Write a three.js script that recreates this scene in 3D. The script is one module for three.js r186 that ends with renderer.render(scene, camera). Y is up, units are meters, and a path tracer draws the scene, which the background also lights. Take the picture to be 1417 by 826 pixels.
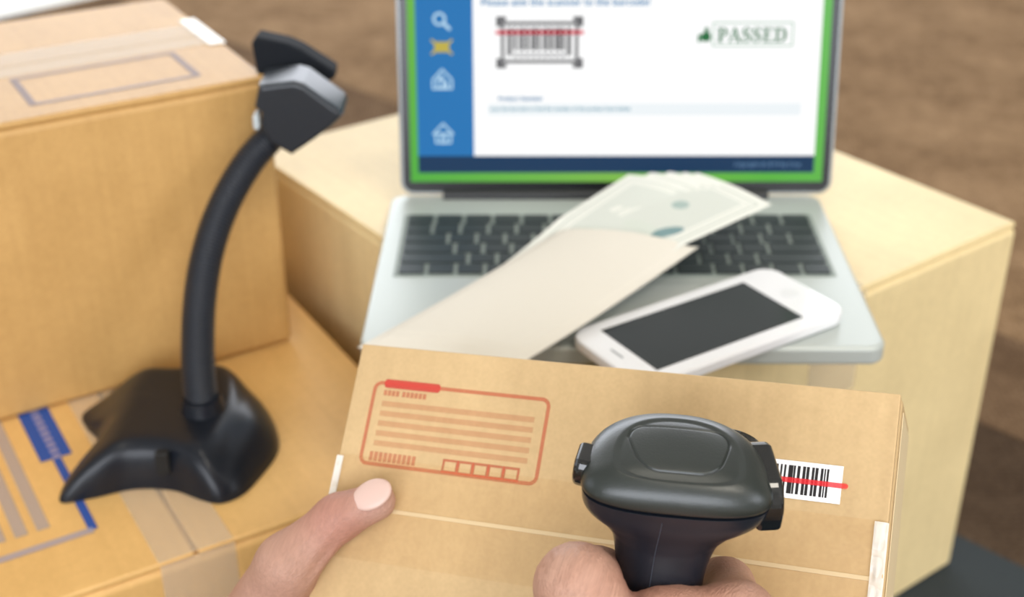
import * as THREE from 'three';
import { RoundedBoxGeometry } from 'three/addons/geometries/RoundedBoxGeometry.js';
import { mergeGeometries, mergeVertices } from 'three/addons/utils/BufferGeometryUtils.js';
import { RectAreaLightUniformsLib } from 'three/addons/lights/RectAreaLightUniformsLib.js';

// ------------------------------------------------------------------ camera, light, exposure
const scene = new THREE.Scene();
const camera = new THREE.PerspectiveCamera(25.14, 1417 / 826, 0.05, 30);
camera.position.set(0, 0.715, 0);
camera.rotation.x = THREE.MathUtils.degToRad(-28.6);
camera.focus = 0.525;
camera.userData.fStop = 7.6;
const renderer = new THREE.WebGLRenderer();
renderer.toneMapping = THREE.LinearToneMapping;
renderer.toneMappingExposure = 1.0;
renderer.shadowMap.enabled = true;
RectAreaLightUniformsLib.init();
scene.background = new THREE.Color(0.75, 0.85, 0.95);
const KEY = 4.0, BACK = 5.1, SIDE = 5.0, LEFT = 0.8, FRONT_FILL = 6.3, HIGHLIGHT_LAMP = 12.0;

// ------------------------------------------------------------------ helpers
let seedState = 7;
const rnd = () => ((seedState = (seedState * 1664525 + 1013904223) >>> 0) / 4294967296);
const V = (a) => new THREE.Vector3(...a);
const used = {};
function numbered(n) { const k = used[n] = (used[n] ?? -1) + 1; return k ? `${n}_${String(k).padStart(3, '0')}` : n; }
function tag(o, label, category, group) { o.userData.label = label; o.userData.category = category; if (group) o.userData.group = group; return o; }
function thing(name, label, category, pos = [0, 0, 0], turn = 0, group) {
  const o = new THREE.Group(); o.name = numbered(name); o.position.set(...pos); o.rotation.y = turn; scene.add(o);
  return tag(o, label, category, group);
}
function obj(name, geo, mat, parent = scene) {
  const m = new THREE.Mesh(geo, mat); m.castShadow = m.receiveShadow = true;
  m.name = parent === scene ? numbered(name) : name;
  if (parent !== scene) { const n = parent.children.filter((c) => c.name.replace(/_\d{3}$/, '') === name).length; if (n) m.name = `${name}_${String(n).padStart(3, '0')}`; }
  parent.add(m); return m;
}
function struct(name, geo, mat, parent = scene) { const m = obj(name, geo, mat, parent); m.userData.kind = 'structure'; return m; }
const std = (color, roughness = 0.6, extra = {}) => new THREE.MeshPhysicalMaterial({ color, roughness, ...extra });
const box = (w, h, d, x = 0, y = 0, z = 0, r = 0.002, seg = 2) => new RoundedBoxGeometry(w, h, d, seg, Math.min(r, w / 2.01, h / 2.01, d / 2.01)).translate(x, y, z);
function metreUV(g) {                                                // uv in metres, by the main axis of each normal
  const p = g.attributes.position, n = g.attributes.normal, uv = new Float32Array(p.count * 2);
  for (let i = 0; i < p.count; i++) {
    const ax = Math.abs(n.getX(i)), ay = Math.abs(n.getY(i)), az = Math.abs(n.getZ(i));
    const x = p.getX(i), y = p.getY(i), z = p.getZ(i);
    const [u, v] = ay >= ax && ay >= az ? [x, z] : ax > az ? [z, y] : [x, y];
    uv[2 * i] = u; uv[2 * i + 1] = v;
  }
  g.setAttribute('uv', new THREE.BufferAttribute(uv, 2)); return g;
}
// tiling value noise
function noiseTable(n, seed) { const t = new Float32Array(n * n); let s = seed; for (let i = 0; i < n * n; i++) { s = (s * 1664525 + 1013904223) >>> 0; t[i] = s / 4294967296; } return t; }
function tileNoise(t, n, x, y) {
  const xi = Math.floor(x), yi = Math.floor(y), fx = x - xi, fy = y - yi, sx = fx * fx * (3 - 2 * fx), sy = fy * fy * (3 - 2 * fy);
  const g = (a, b) => t[(((b % n) + n) % n) * n + (((a % n) + n) % n)];
  return (g(xi, yi) * (1 - sx) + g(xi + 1, yi) * sx) * (1 - sy) + (g(xi, yi + 1) * (1 - sx) + g(xi + 1, yi + 1) * sx) * sy;
}
function dataTex(size, fn, repeat, srgb = true) {
  const d = new Uint8Array(size * size * 4);
  for (let j = 0; j < size; j++) for (let i = 0; i < size; i++) {
    const c = fn(i / size, j / size), k = (j * size + i) * 4;
    d[k] = Math.max(0, Math.min(255, c[0])); d[k + 1] = Math.max(0, Math.min(255, c[1])); d[k + 2] = Math.max(0, Math.min(255, c[2])); d[k + 3] = 255;
  }
  const t = new THREE.DataTexture(d, size, size); t.wrapS = t.wrapT = THREE.RepeatWrapping; t.magFilter = THREE.LinearFilter; t.minFilter = THREE.LinearMipmapLinearFilter; t.generateMipmaps = true;
  if (srgb) t.colorSpace = THREE.SRGBColorSpace; t.repeat.set(repeat, repeat); t.needsUpdate = true; return t;
}
function canvasTex(w, h, draw) {
  const c = document.createElement('canvas'); c.width = w; c.height = h; draw(c.getContext('2d'), w, h);
  const t = new THREE.CanvasTexture(c); t.colorSpace = THREE.SRGBColorSpace; t.magFilter = THREE.LinearFilter; return t;
}
function decal(w, h, pxPerM, draw, rough = 0.7, extra = {}) {        // flat print on a surface, lies in its own xy plane
  const t = canvasTex(Math.round(w * pxPerM), Math.round(h * pxPerM), draw);
  return [new THREE.PlaneGeometry(w, h), new THREE.MeshStandardMaterial({ map: t, transparent: true, roughness: rough, ...extra })];
}
// naive surface nets: meshes the zero level of f over a grid
function surfaceNets(f, lo, hi, cell, colorAt) {
  const n = [0, 1, 2].map((k) => Math.ceil((hi[k] - lo[k]) / cell) + 1), [nx, ny, nz] = n, val = new Float32Array(nx * ny * nz);
  for (let k = 0, q = 0; k < nz; k++) for (let j = 0; j < ny; j++) for (let i = 0; i < nx; i++, q++) val[q] = f(lo[0] + i * cell, lo[1] + j * cell, lo[2] + k * cell);
  const at = new Int32Array(nx * ny * nz).fill(-1), pos = [], idx = [];
  const off = [0, 1, nx, nx + 1, nx * ny, nx * ny + 1, nx * ny + nx, nx * ny + nx + 1];
  const E = [[0, 1], [2, 3], [4, 5], [6, 7], [0, 2], [1, 3], [4, 6], [5, 7], [0, 4], [1, 5], [2, 6], [3, 7]];
  for (let k = 0; k < nz - 1; k++) for (let j = 0; j < ny - 1; j++) for (let i = 0; i < nx - 1; i++) {
    const q = i + nx * (j + ny * k); let m = 0;
    for (let c = 0; c < 8; c++) if (val[q + off[c]] < 0) m |= 1 << c;
    if (m === 0 || m === 255) continue;
    let x = 0, y = 0, z = 0, cnt = 0;
    for (const [a, b] of E) {
      const va = val[q + off[a]], vb = val[q + off[b]]; if ((va < 0) === (vb < 0)) continue;
      const t = va / (va - vb);
      x += (a & 1) + t * ((b & 1) - (a & 1)); y += ((a >> 1) & 1) + t * (((b >> 1) & 1) - ((a >> 1) & 1)); z += (a >> 2) + t * ((b >> 2) - (a >> 2)); cnt++;
    }
    at[q] = pos.length / 3; pos.push(lo[0] + (i + x / cnt) * cell, lo[1] + (j + y / cnt) * cell, lo[2] + (k + z / cnt) * cell);
  }
  const sx = 1, sy = nx, sz = nx * ny;
  for (let k = 1; k < nz - 1; k++) for (let j = 1; j < ny - 1; j++) for (let i = 1; i < nx - 1; i++) {
    const q = i + nx * (j + ny * k), a = val[q] < 0;
    for (const [s, u, v] of [[sx, sy, sz], [sy, sz, sx], [sz, sx, sy]]) {
      if ((val[q + s] < 0) === a) continue;
      const A = at[q], B = at[q - u], C = at[q - u - v], D = at[q - v];
      if (a) idx.push(A, B, C, A, C, D); else idx.push(A, C, B, A, D, C);
    }
  }
  const g = new THREE.BufferGeometry(), nor = new Float32Array(pos.length), uv = new Float32Array(pos.length / 3 * 2), h = cell * 0.5;
  for (let i = 0; i < pos.length; i += 3) {
    const [x, y, z] = [pos[i], pos[i + 1], pos[i + 2]];
    const gx = f(x + h, y, z) - f(x - h, y, z), gy = f(x, y + h, z) - f(x, y - h, z), gz = f(x, y, z + h) - f(x, y, z - h), l = Math.hypot(gx, gy, gz) || 1;
    nor[i] = gx / l; nor[i + 1] = gy / l; nor[i + 2] = gz / l; uv[i / 3 * 2] = x + 0.4 * z; uv[i / 3 * 2 + 1] = y + 0.5 * z;
  }
  g.setAttribute('position', new THREE.Float32BufferAttribute(pos, 3)); g.setAttribute('normal', new THREE.BufferAttribute(nor, 3)); g.setAttribute('uv', new THREE.BufferAttribute(uv, 2)); g.setIndex(idx);
  if (colorAt) {
    const col = new Float32Array(pos.length);
    for (let i = 0; i < pos.length; i += 3) { const c = colorAt(pos[i], pos[i + 1], pos[i + 2], nor[i], nor[i + 1], nor[i + 2]); col[i] = c[0]; col[i + 1] = c[1]; col[i + 2] = c[2]; }
    g.setAttribute('color', new THREE.BufferAttribute(col, 3));
  }
  return g;
}
const smin = (a, b, k) => { const h = Math.max(k - Math.abs(a - b), 0) / k; return Math.min(a, b) - h * h * k * 0.25; };
function capsule(x, y, z, b) {                                        // distance to a bone that tapers from ra to rb
  const [ax, ay, az] = b.a, bx = b.b[0] - ax, by = b.b[1] - ay, bz = b.b[2] - az, px = x - ax, py = y - ay, pz = z - az;
  let t = (px * bx + py * by + pz * bz) / (bx * bx + by * by + bz * bz); t = t < 0 ? 0 : t > 1 ? 1 : t;
  return Math.hypot(px - t * bx, py - t * by, pz - t * bz) - (b.ra + (b.rb - b.ra) * t);
}
const smooth = (a, b, x) => { const t = Math.max(0, Math.min(1, (x - a) / (b - a))); return t * t * (3 - 2 * t); };
// rings of points joined into a skin
function skin(rings, capStart = false, capEnd = false) {
  const m = rings[0].length, pos = [], uv = [], idx = [];
  rings.forEach((r, j) => r.forEach((p, i) => { pos.push(...p); uv.push(i / m, j / rings.length); }));
  for (let j = 0; j < rings.length - 1; j++) for (let i = 0; i < m; i++) { const a = j * m + i, b = j * m + (i + 1) % m, c = a + m, d = b + m; idx.push(a, b, c, b, d, c); }
  const cap = (r, base, flip) => { const c = [0, 0, 0]; r.forEach((p) => p.forEach((v, k) => (c[k] += v / m))); const k = pos.length / 3; pos.push(...c); uv.push(0, 0); for (let i = 0; i < m; i++) flip ? idx.push(k, base + (i + 1) % m, base + i) : idx.push(k, base + i, base + (i + 1) % m); };
  if (capStart) cap(rings[0], 0, true); if (capEnd) cap(rings.at(-1), (rings.length - 1) * m, false);
  const g = new THREE.BufferGeometry(); g.setAttribute('position', new THREE.Float32BufferAttribute(pos, 3)); g.setAttribute('uv', new THREE.Float32BufferAttribute(uv, 2)); g.setIndex(idx); g.computeVertexNormals(); return g;
}

// ------------------------------------------------------------------ materials
const n32 = noiseTable(32, 11), n64 = noiseTable(64, 23), n256 = noiseTable(256, 5);
const kraft = (r, g, b, s) => dataTex(512, (u, v) => {
  const big = tileNoise(n32, 8, u * 8, v * 8) - 0.5, mid = tileNoise(n64, 64, u * 64, v * 64) - 0.5, fine = tileNoise(n256, 256, u * 256, v * 256) - 0.5;
  const flute = Math.sin(u * Math.PI * 2 * 48) * 0.5 + (tileNoise(n64, 64, u * 64, v * 2) - 0.5) * 5;
  const k = big * 9 + mid * 5 + fine * 7 + flute + s; return [r + k, g + k * 0.95, b + k * 0.8];
}, 3.6);
const card = new THREE.MeshStandardMaterial({ map: kraft(195, 154, 94, 0), roughness: 0.5 });
const cardPale = new THREE.MeshStandardMaterial({ map: kraft(226, 182, 114, 0), roughness: 0.48 });
const cardCream = new THREE.MeshStandardMaterial({ map: kraft(233, 211, 160, 0), roughness: 0.5 });
const cardHeld = new THREE.MeshStandardMaterial({ map: kraft(199, 169, 123, 0), roughness: 0.62 });
const cardEdge = std('#dcc79f', 0.8);
const tape = new THREE.MeshPhysicalMaterial({ color: '#e9ddc6', transparent: true, opacity: 0.24, roughness: 0.38, specularIntensity: 0.6 });
const tapeAmber = new THREE.MeshPhysicalMaterial({ color: '#d8a55c', transparent: true, opacity: 0.1, roughness: 0.3, specularIntensity: 0.8 });
const tapeShine = new THREE.MeshPhysicalMaterial({ color: '#fbfaf3', transparent: true, opacity: 0.6, roughness: 0.2 });  // white colour paints the shine on folded tape ends
const grain = dataTex(256, (u, v) => { const k = 128 + (tileNoise(n256, 256, u * 256, v * 256) - 0.5) * 150 + (tileNoise(n64, 64, u * 64, v * 64) - 0.5) * 60; return [k, k, k]; }, 22, false);
const blackGrain = std('#1f2624', 0.34, { bumpMap: grain, bumpScale: 0.00008, clearcoat: 0.35, clearcoatRoughness: 0.3 });
const blackSmooth = std('#171c24', 0.25);
const blackGloss = std('#0e1114', 0.12, { clearcoat: 0.6, clearcoatRoughness: 0.06 });
const blackStand = std('#161a22', 0.29, { specularIntensity: 0.6 });

// ------------------------------------------------------------------ the room
const whiteWall = std('#b9b2a6', 0.9), whiteCeil = std('#cbc7be', 0.95);
const floorTex = dataTex(256, (u, v) => { const k = (tileNoise(n32, 8, u * 8, v * 8) - 0.5) * 6; return [236 + k, 238 + k, 234 + k]; }, 0.5);
const X0 = -3.3, X1 = 3.3, Z0 = -4.3, Z1 = 2.6, HT = 2.6;
struct('floor', metreUV(new THREE.BoxGeometry(X1 - X0 + 0.4, 0.1, Z1 - Z0 + 0.4).translate(0, -0.062, (Z0 + Z1) / 2)), new THREE.MeshStandardMaterial({ map: floorTex, roughness: 0.35 }));
struct('ceiling', new THREE.BoxGeometry(X1 - X0 + 0.4, 0.1, Z1 - Z0 + 0.4).translate(0, HT + 0.05, (Z0 + Z1) / 2), whiteCeil);
struct('wall_left', new THREE.BoxGeometry(0.1, HT, Z1 - Z0 + 0.2).translate(X0 - 0.05, HT / 2 - 0.01, (Z0 + Z1) / 2), whiteWall);
struct('wall_right', new THREE.BoxGeometry(0.1, HT, Z1 - Z0 + 0.2).translate(X1 + 0.05, HT / 2 - 0.01, (Z0 + Z1) / 2), whiteWall);
struct('wall_back', new THREE.BoxGeometry(X1 - X0, HT, 0.1).translate(0, HT / 2 - 0.01, Z0 - 0.05), whiteWall);
struct('wall_front', new THREE.BoxGeometry(X1 - X0, HT, 0.1).translate(0, HT / 2 - 0.01, Z1 + 0.05), whiteWall);
const frameWhite = std('#f4f4f0', 0.5);
function glowPane(w, h) { return [new THREE.PlaneGeometry(w, h), new THREE.MeshStandardMaterial({ color: '#101010', roughness: 0.2, emissive: '#eef4ff', emissiveIntensity: 0.9 })]; }
function windowAt(n, w, h, pos, turn, power, color = '#f3f7ff') {     // unseen daylight window on a wall: frame, bright pane and its area light
  const g = new THREE.Group(); g.name = `window_${n}`; g.userData.kind = 'structure'; g.position.set(...pos); g.rotation.y = turn; scene.add(g);
  const f = [box(w + 0.12, 0.06, 0.05, 0, h / 2 + 0.03, 0), box(w + 0.12, 0.06, 0.05, 0, -h / 2 - 0.03, 0), box(0.06, h, 0.05, -w / 2 - 0.03, 0, 0), box(0.06, h, 0.05, w / 2 + 0.03, 0, 0)];
  obj('window_frame', mergeGeometries(f), frameWhite, g);
  const [pg, pm] = glowPane(w, h); obj('pane', pg, pm, g);
  const l = new THREE.RectAreaLight(color, power, w, h); l.position.set(0, 0, 0.04); l.rotation.y = Math.PI; g.add(l);
  return g;
}
windowAt(1, 4.2, 1.5, [-0.3, 1.6, Z0 + 0.03], 0, BACK);
windowAt(2, 1.8, 1.4, [X1 - 0.03, 1.75, 1.5], -Math.PI / 2, SIDE);
windowAt(4, 3.2, 1.5, [-0.5, 1.35, Z1 - 0.03], Math.PI, FRONT_FILL);  // added window behind the camera, fills the box fronts with light
windowAt(3, 2.0, 1.4, [X0 + 0.03, 1.45, -0.4], Math.PI / 2, LEFT);
for (const [label, x, z, power] of [['flat white ceiling light panel straight above the boxes', 0.25, -0.45, KEY], ['added unseen ceiling panel for highlights, over the right front of the room', 1.0, 0.6, HIGHLIGHT_LAMP]]) {  // second panel is added out of view for highlights on the black plastic
  const g = thing('ceiling_light', label, 'light', [x, HT - 0.06, z]);
  obj('frame', mergeGeometries([box(0.86, 0.06, 0.03, 0, 0.03, 0.315), box(0.86, 0.06, 0.03, 0, 0.03, -0.315), box(0.03, 0.06, 0.6, 0.415, 0.03, 0), box(0.03, 0.06, 0.6, -0.415, 0.03, 0)]), frameWhite, g);
  obj('diffuser', new THREE.PlaneGeometry(0.8, 0.6).rotateX(Math.PI / 2).translate(0, 0.02, 0), new THREE.MeshStandardMaterial({ color: '#151515', emissive: '#fff8ec', emissiveIntensity: 0.9 }), g);
  const l = new THREE.RectAreaLight('#fff6e6', power, 0.78, 0.58); l.rotation.x = -Math.PI / 2; l.position.y = 0.008; g.add(l);
}
// rug: its far edge runs at 45 degrees beyond the boxes
{
  const rugTex = dataTex(512, (u, v) => {
    const big = tileNoise(n32, 8, u * 8, v * 8) - 0.5, m = tileNoise(n32, 32, u * 32, v * 32) - 0.5, w = Math.sin(u * Math.PI * 2 * 64) * Math.sin(v * Math.PI * 2 * 64), f = tileNoise(n256, 256, u * 256, v * 256) - 0.5;
    const k = big * 22 + m * 20 + w * 9 + f * 36; return [143 + k, 115 + k * 0.92, 85 + k * 0.8];
  }, 1.7);
  const rugBump = dataTex(512, (u, v) => { const k = 128 + Math.sin(u * Math.PI * 2 * 64) * Math.sin(v * Math.PI * 2 * 64) * 60 + (tileNoise(n256, 256, u * 256, v * 256) - 0.5) * 120; return [k, k, k]; }, 1.7, false);
  const rugMat = (c) => new THREE.MeshPhysicalMaterial({ color: c, map: rugTex, bumpMap: rugBump, bumpScale: 0.004, roughness: 0.95, specularIntensity: 0.3 });
  const e = 0.75, n = 0.47, t = thing('rug', 'large brown woven rug under the boxes, with floor shade painted in two bands', 'rug', [0.7071 * e - 0.7071 * n, 0, -0.7071 * e - 0.7071 * n], Math.PI / 4);
  obj('pile', metreUV(box(3.9, 0.011, 3.74, 0, -0.0055, 0, 0.004)), rugMat('#ffffff'), t);
  // floor shade painted as two darker bands along an edge behind the big box
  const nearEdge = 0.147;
  obj('shade_band', metreUV(box(0.17, 0.0012, 3.7, nearEdge + 0.085, 0.0004, 0, 0.0004, 1)), rugMat('#8a8a90'), t);
  obj('shade_band', metreUV(box(0.17, 0.0012, 3.7, nearEdge + 0.256, 0.0004, 0, 0.0004, 1)), rugMat('#c4c2c4'), t);
}
{
  const m = obj('shade_mat', metreUV(box(0.95, 0.002, 0.9, 0, 0.001, 0, 0.0009)), std('#2c3336', 0.95));  // made-up dark mat where the floor lies in shade
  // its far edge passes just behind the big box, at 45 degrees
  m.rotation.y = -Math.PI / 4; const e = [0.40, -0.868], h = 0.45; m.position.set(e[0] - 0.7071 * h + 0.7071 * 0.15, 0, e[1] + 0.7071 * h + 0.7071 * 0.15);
  tag(m, 'made-up dark blue-grey mat in place of the shaded floor at the lower right corner', 'mat');
}

// ------------------------------------------------------------------ cardboard boxes
function cartonShell(t, w, h, d, mat, seam = 'x') {                   // body and two lid flaps that meet along the middle
  obj('body', metreUV(box(w, h - 0.004, d, 0, (h - 0.004) / 2, 0, 0.005, 3)), mat, t);
  for (const s of [-1, 1]) {
    const g = seam === 'x' ? box(w - 0.003, 0.0045, d / 2 - 0.002, 0, h - 0.00225, s * d / 4, 0.002) : box(w / 2 - 0.002, 0.0045, d - 0.003, s * w / 4, h - 0.00225, 0, 0.002);
    obj('flap', metreUV(g), mat, t);
  }
}
const onTop = (g, x, y, z) => g.rotateX(-Math.PI / 2).translate(x, y, z);
const UL = [0.857, -0.515], BL = [-0.515, -0.857];
{ // low wide box, bottom left
  const w = 0.332, d = 0.41, h = 0.223, c = [-0.036 - UL[0] * w / 2 + BL[0] * d / 2, 0.002, -0.683 - UL[1] * w / 2 + BL[1] * d / 2];
  const t = thing('cardboard_box', 'low cardboard box with blue print on top, under the black stand', 'box', c, 0.5411);
  cartonShell(t, w, h, d, cardPale, 'z');
  // along a: distance left of the right edge; b: distance behind the front edge
  const X = (a) => w / 2 + a, Z = (b) => d / 2 - b;
  obj('packing_tape', metreUV(box(0.044, 0.0004, d - 0.004, X(-0.166), h + 0.0003, 0, 0.0001, 1)), tape, t);
  obj('packing_tape', metreUV(box(0.044, 0.085, 0.0004, X(-0.166), h - 0.043, d / 2 + 0.0003, 0.0001, 1)), tape, t);
  const [pg, pm] = decal(0.122, 0.21, 5000, (g, W, H) => {
    const s = 5000, px = (a) => (a + 0.322) * s, py = (b) => H - (b - 0.0) * s;           // a from -0.322 to -0.20
    g.strokeStyle = 'rgba(38,82,168,0.92)'; g.lineWidth = 0.0052 * s; g.lineCap = 'butt';
    g.beginPath(); g.moveTo(px(-0.2108), py(0.2)); g.lineTo(px(-0.2108), py(0.051)); g.stroke();
    g.fillStyle = 'rgba(38,82,168,0.92)'; g.fillRect(px(-0.2205), py(0.2), 0.0195 * s, 0.066 * s);
    g.fillStyle = 'rgba(150,140,170,0.95)'; for (let k = 0; k < 9; k++) g.fillRect(px(-0.2128), py(0.196 - k * 0.0072), 0.0052 * s, 0.0050 * s);
    g.strokeStyle = 'rgba(182,174,184,0.7)'; g.lineWidth = 0.0055 * s; g.beginPath(); g.moveTo(px(-0.2108), py(0.051)); g.lineTo(px(-0.322), py(0.05)); g.stroke();
    g.lineWidth = 0.0075 * s; g.strokeStyle = 'rgba(190,180,178,0.6)';
    for (let k = 0; k < 7; k++) { g.beginPath(); g.moveTo(px(-0.2355 - k * 0.0125), py(0.2)); g.lineTo(px(-0.2355 - k * 0.0125), py(0.066)); g.stroke(); }
  });
  obj('blue_print', onTop(pg, X(-0.261), h + 0.0004, Z(0.105)), pm, t).userData.label = 'blue address frame printed on the box top';
}
{ // tall box upper left
  const w = 0.36, d = 0.212, h = 0.2, c = [-0.158 - UL[0] * w / 2 + BL[0] * d / 2, 0.2255, -0.834 - UL[1] * w / 2 + BL[1] * d / 2];
  const t = thing('cardboard_box', 'cardboard box with clear tape along its pale top, standing on the low box', 'box', c, 0.5411);
  cartonShell(t, w, h, d, card, 'x');
  const X = (a) => w / 2 + a, Z = (b) => d / 2 - b;
  obj('packing_tape', metreUV(box(w - 0.006, 0.0004, 0.05, 0, h + 0.0003, Z(0.108), 0.0001, 1)), tape, t);
  obj('tape_end', metreUV(box(0.012, 0.0006, 0.066, X(-0.006), h + 0.0007, Z(0.112), 0.0002, 1)), tapeShine, t).userData.label = 'crumpled tape end with its shine painted white';
  obj('tape_end', metreUV(box(0.0006, 0.045, 0.056, X(0.0004), h - 0.023, Z(0.112), 0.0002, 1)), tape, t);
  const [pg, pm] = decal(0.30, 0.06, 4000, (g, W, H) => {
    g.strokeStyle = 'rgba(120,135,175,0.4)'; g.lineWidth = 20; g.lineJoin = 'round'; g.strokeRect(W - 0.115 * 4000, 14, 0.105 * 4000, H - 28); g.strokeRect(14, 14, 0.15 * 4000, H - 28);
  });
  obj('faint_print', onTop(pg, X(-0.18), h + 0.0004, Z(0.05)), pm, t);
}
const MB = { w: 0.374, d: 0.446, h: 0.308, th: 0.6435 };
{ // big box under the laptop
  const { w, d, h } = MB, c = [0.059 + 0.8 * w / 2 - 0.6 * d / 2, 0.002, -0.631 - 0.6 * w / 2 - 0.8 * d / 2];
  const t = thing('cardboard_box', 'large plain cardboard box turned cornerwise under the open laptop', 'box', c, MB.th);
  cartonShell(t, w, h, d, cardCream, 'z');
  obj('packing_tape', metreUV(box(0.048, 0.0004, d - 0.004, 0, h + 0.0003, 0, 0.0001, 1)), tape, t);
  obj('packing_tape', metreUV(box(0.048, 0.075, 0.0004, 0, h - 0.038, d / 2 + 0.0003, 0.0001, 1)), tape, t);
}

// ------------------------------------------------------------------ laptop
const silver = std('#c3cac6', 0.42, { metalness: 0.2 }), silverDark = std('#a9aeb0', 0.4, { metalness: 0.5 });
const keyMat = std('#30383a', 0.5);
const LAP = [0.065, 0.3105, -0.768], LAPTURN = -0.012, LAPROLL = 0.006;
{
  const t = thing('laptop', 'open silver laptop showing a barcode scanning page, on the large box', 'laptop', LAP, LAPTURN);
  t.rotation.z = LAPROLL;
  const W = 0.304, D = 0.214, H = 0.012, top = H;
  const plan = (w, d, r) => { const s = new THREE.Shape(); s.moveTo(-w / 2 + r, -d / 2); s.lineTo(w / 2 - r, -d / 2); s.absarc(w / 2 - r, -d / 2 + r, r, -Math.PI / 2, 0); s.lineTo(w / 2, d / 2 - r); s.absarc(w / 2 - r, d / 2 - r, r, 0, Math.PI / 2); s.lineTo(-w / 2 + r, d / 2); s.absarc(-w / 2 + r, d / 2 - r, r, Math.PI / 2, Math.PI); s.lineTo(-w / 2, -d / 2 + r); s.absarc(-w / 2 + r, -d / 2 + r, r, Math.PI, Math.PI * 1.5); return s; };
  const slab = (w, d, h, r, b) => new THREE.ExtrudeGeometry(plan(w - 2 * b, d - 2 * b, r), { depth: h - 2 * b, bevelEnabled: true, bevelThickness: b, bevelSize: b, bevelSegments: 3, curveSegments: 8 }).rotateX(-Math.PI / 2).translate(0, b, 0);
  obj('base', slab(W, D, H, 0.008, 0.0025), silver, t);
  // keyboard
  const kx0 = -0.138, kx1 = 0.138, kz0 = -0.0705, rows = 6, rowH = 0.0148;
  obj('keyboard_well', box(kx1 - kx0 + 0.004, 0.0006, rows * rowH + 0.002, 0, top + 0.0002, kz0 + rows * rowH / 2, 0.0002, 1), std('#8f9a94', 0.55), t);
  const keyGeo = new RoundedBoxGeometry(1, 1, 1, 1, 0.08);
  const layout = [Array(14).fill(1), [...Array(13).fill(1), 1.6], [1.6, ...Array(13).fill(1)], [1.9, ...Array(11).fill(1), 1.9], [2.4, ...Array(10).fill(1), 2.4], [1, 1, 1, 1.3, 5.2, 1.3, 1, 1, 1, 1]];
  layout.forEach((r, j) => {
    const sum = r.reduce((a, b) => a + b); let x = kx0;
    for (const k of r) {
      const kw = k / sum * (kx1 - kx0), m = obj('key', keyGeo, keyMat, t), hh = j === 0 ? 0.6 : 1;
      m.scale.set(kw - 0.0026, 0.0014, rowH - 0.0026); m.position.set(x + kw / 2, top + 0.0012, kz0 + (j + 0.5) * rowH); x += kw;
    }
  });
  obj('trackpad', box(0.105, 0.0005, 0.066, 0, top + 0.0001, 0.064, 0.0002, 1), std('#cfd5d2', 0.3, { metalness: 0.2 }), t);
  obj('hinge', new THREE.CylinderGeometry(0.0045, 0.0045, 0.23, 24).rotateZ(Math.PI / 2).translate(0, top + 0.0015, -D / 2 + 0.0045), std('#1d2023', 0.4), t);
  // lid
  const lid = new THREE.Group(); lid.name = 'lid'; lid.position.set(0.0075, top + 0.0015, -D / 2 + 0.003); lid.rotation.x = -THREE.MathUtils.degToRad(12); t.add(lid);
  const LW = 0.306, LH = 0.212;
  const upright = (g) => g.rotateX(Math.PI / 2);
  obj('lid_shell', upright(slab(LW, LH, 0.005, 0.008, 0.0015)).translate(0, LH / 2, -0.0045), silverDark, lid);
  obj('bezel', upright(slab(LW - 0.0045, LH - 0.003, 0.0012, 0.007, 0.0004)).translate(0, LH / 2 + 0.0006, 0.0003), std('#15191c', 0.25), lid);
  const SW = 0.2905, SH = 0.196, s = 5000;
  const tex = canvasTex(Math.round(SW * s), Math.round(SH * s), (g, W2, H2) => {
    // a: metres from the screen's left edge, b: metres above its lower edge
    const x = (a) => a * s, y = (b) => H2 - b * s;
    const gr = g.createLinearGradient(0, H2, W2, 0); gr.addColorStop(0, '#4fae3c'); gr.addColorStop(0.35, '#7cb84a'); gr.addColorStop(0.6, '#58b23e'); gr.addColorStop(1, '#72c06a'); g.fillStyle = gr; g.fillRect(0, 0, W2, H2);
    g.fillStyle = '#ffffff'; g.fillRect(x(0.0055), 0, x(0.279), y(0.0065));
    g.fillStyle = '#1a72b4'; g.fillRect(x(0.0055), 0, x(0.0395), y(0.0065));
    g.fillStyle = '#053358'; g.fillRect(x(0.0055), y(0.0185), x(0.279), x(0.012));
    g.fillStyle = '#7f9fc0'; g.font = `italic ${0.0040 * s}px sans-serif`; g.textBaseline = 'middle'; g.fillText('Copyright @ 2019 by Corp.', x(0.228), y(0.0125));
    // side bar icons
    const wht = 'rgba(190,220,240,0.95)'; g.strokeStyle = wht; g.fillStyle = wht; g.lineJoin = 'round'; g.lineCap = 'round';
    const cx = x(0.0235);
    g.lineWidth = 9; g.beginPath(); g.arc(cx - 7, y(0.1135), 19, 0, 7); g.stroke(); g.lineWidth = 12; g.beginPath(); g.moveTo(cx + 9, y(0.1135) + 16); g.lineTo(cx + 27, y(0.1135) + 33); g.stroke();
    g.fillRect(cx - 32, y(0.134), 60, 14);
    g.strokeStyle = '#c8b13c'; g.lineWidth = 7; const by = y(0.0945);
    for (let k = -3; k <= 3; k++) { g.beginPath(); g.moveTo(cx + k * 7.5, by - 15); g.lineTo(cx + k * 7.5, by + 15); g.stroke(); }
    for (const [a, b] of [[-1, -1], [1, -1], [-1, 1], [1, 1]]) { g.lineWidth = 8; g.beginPath(); g.moveTo(cx + a * 34, by + b * 23); g.lineTo(cx + a * 22, by + b * 12); g.stroke(); }
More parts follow.
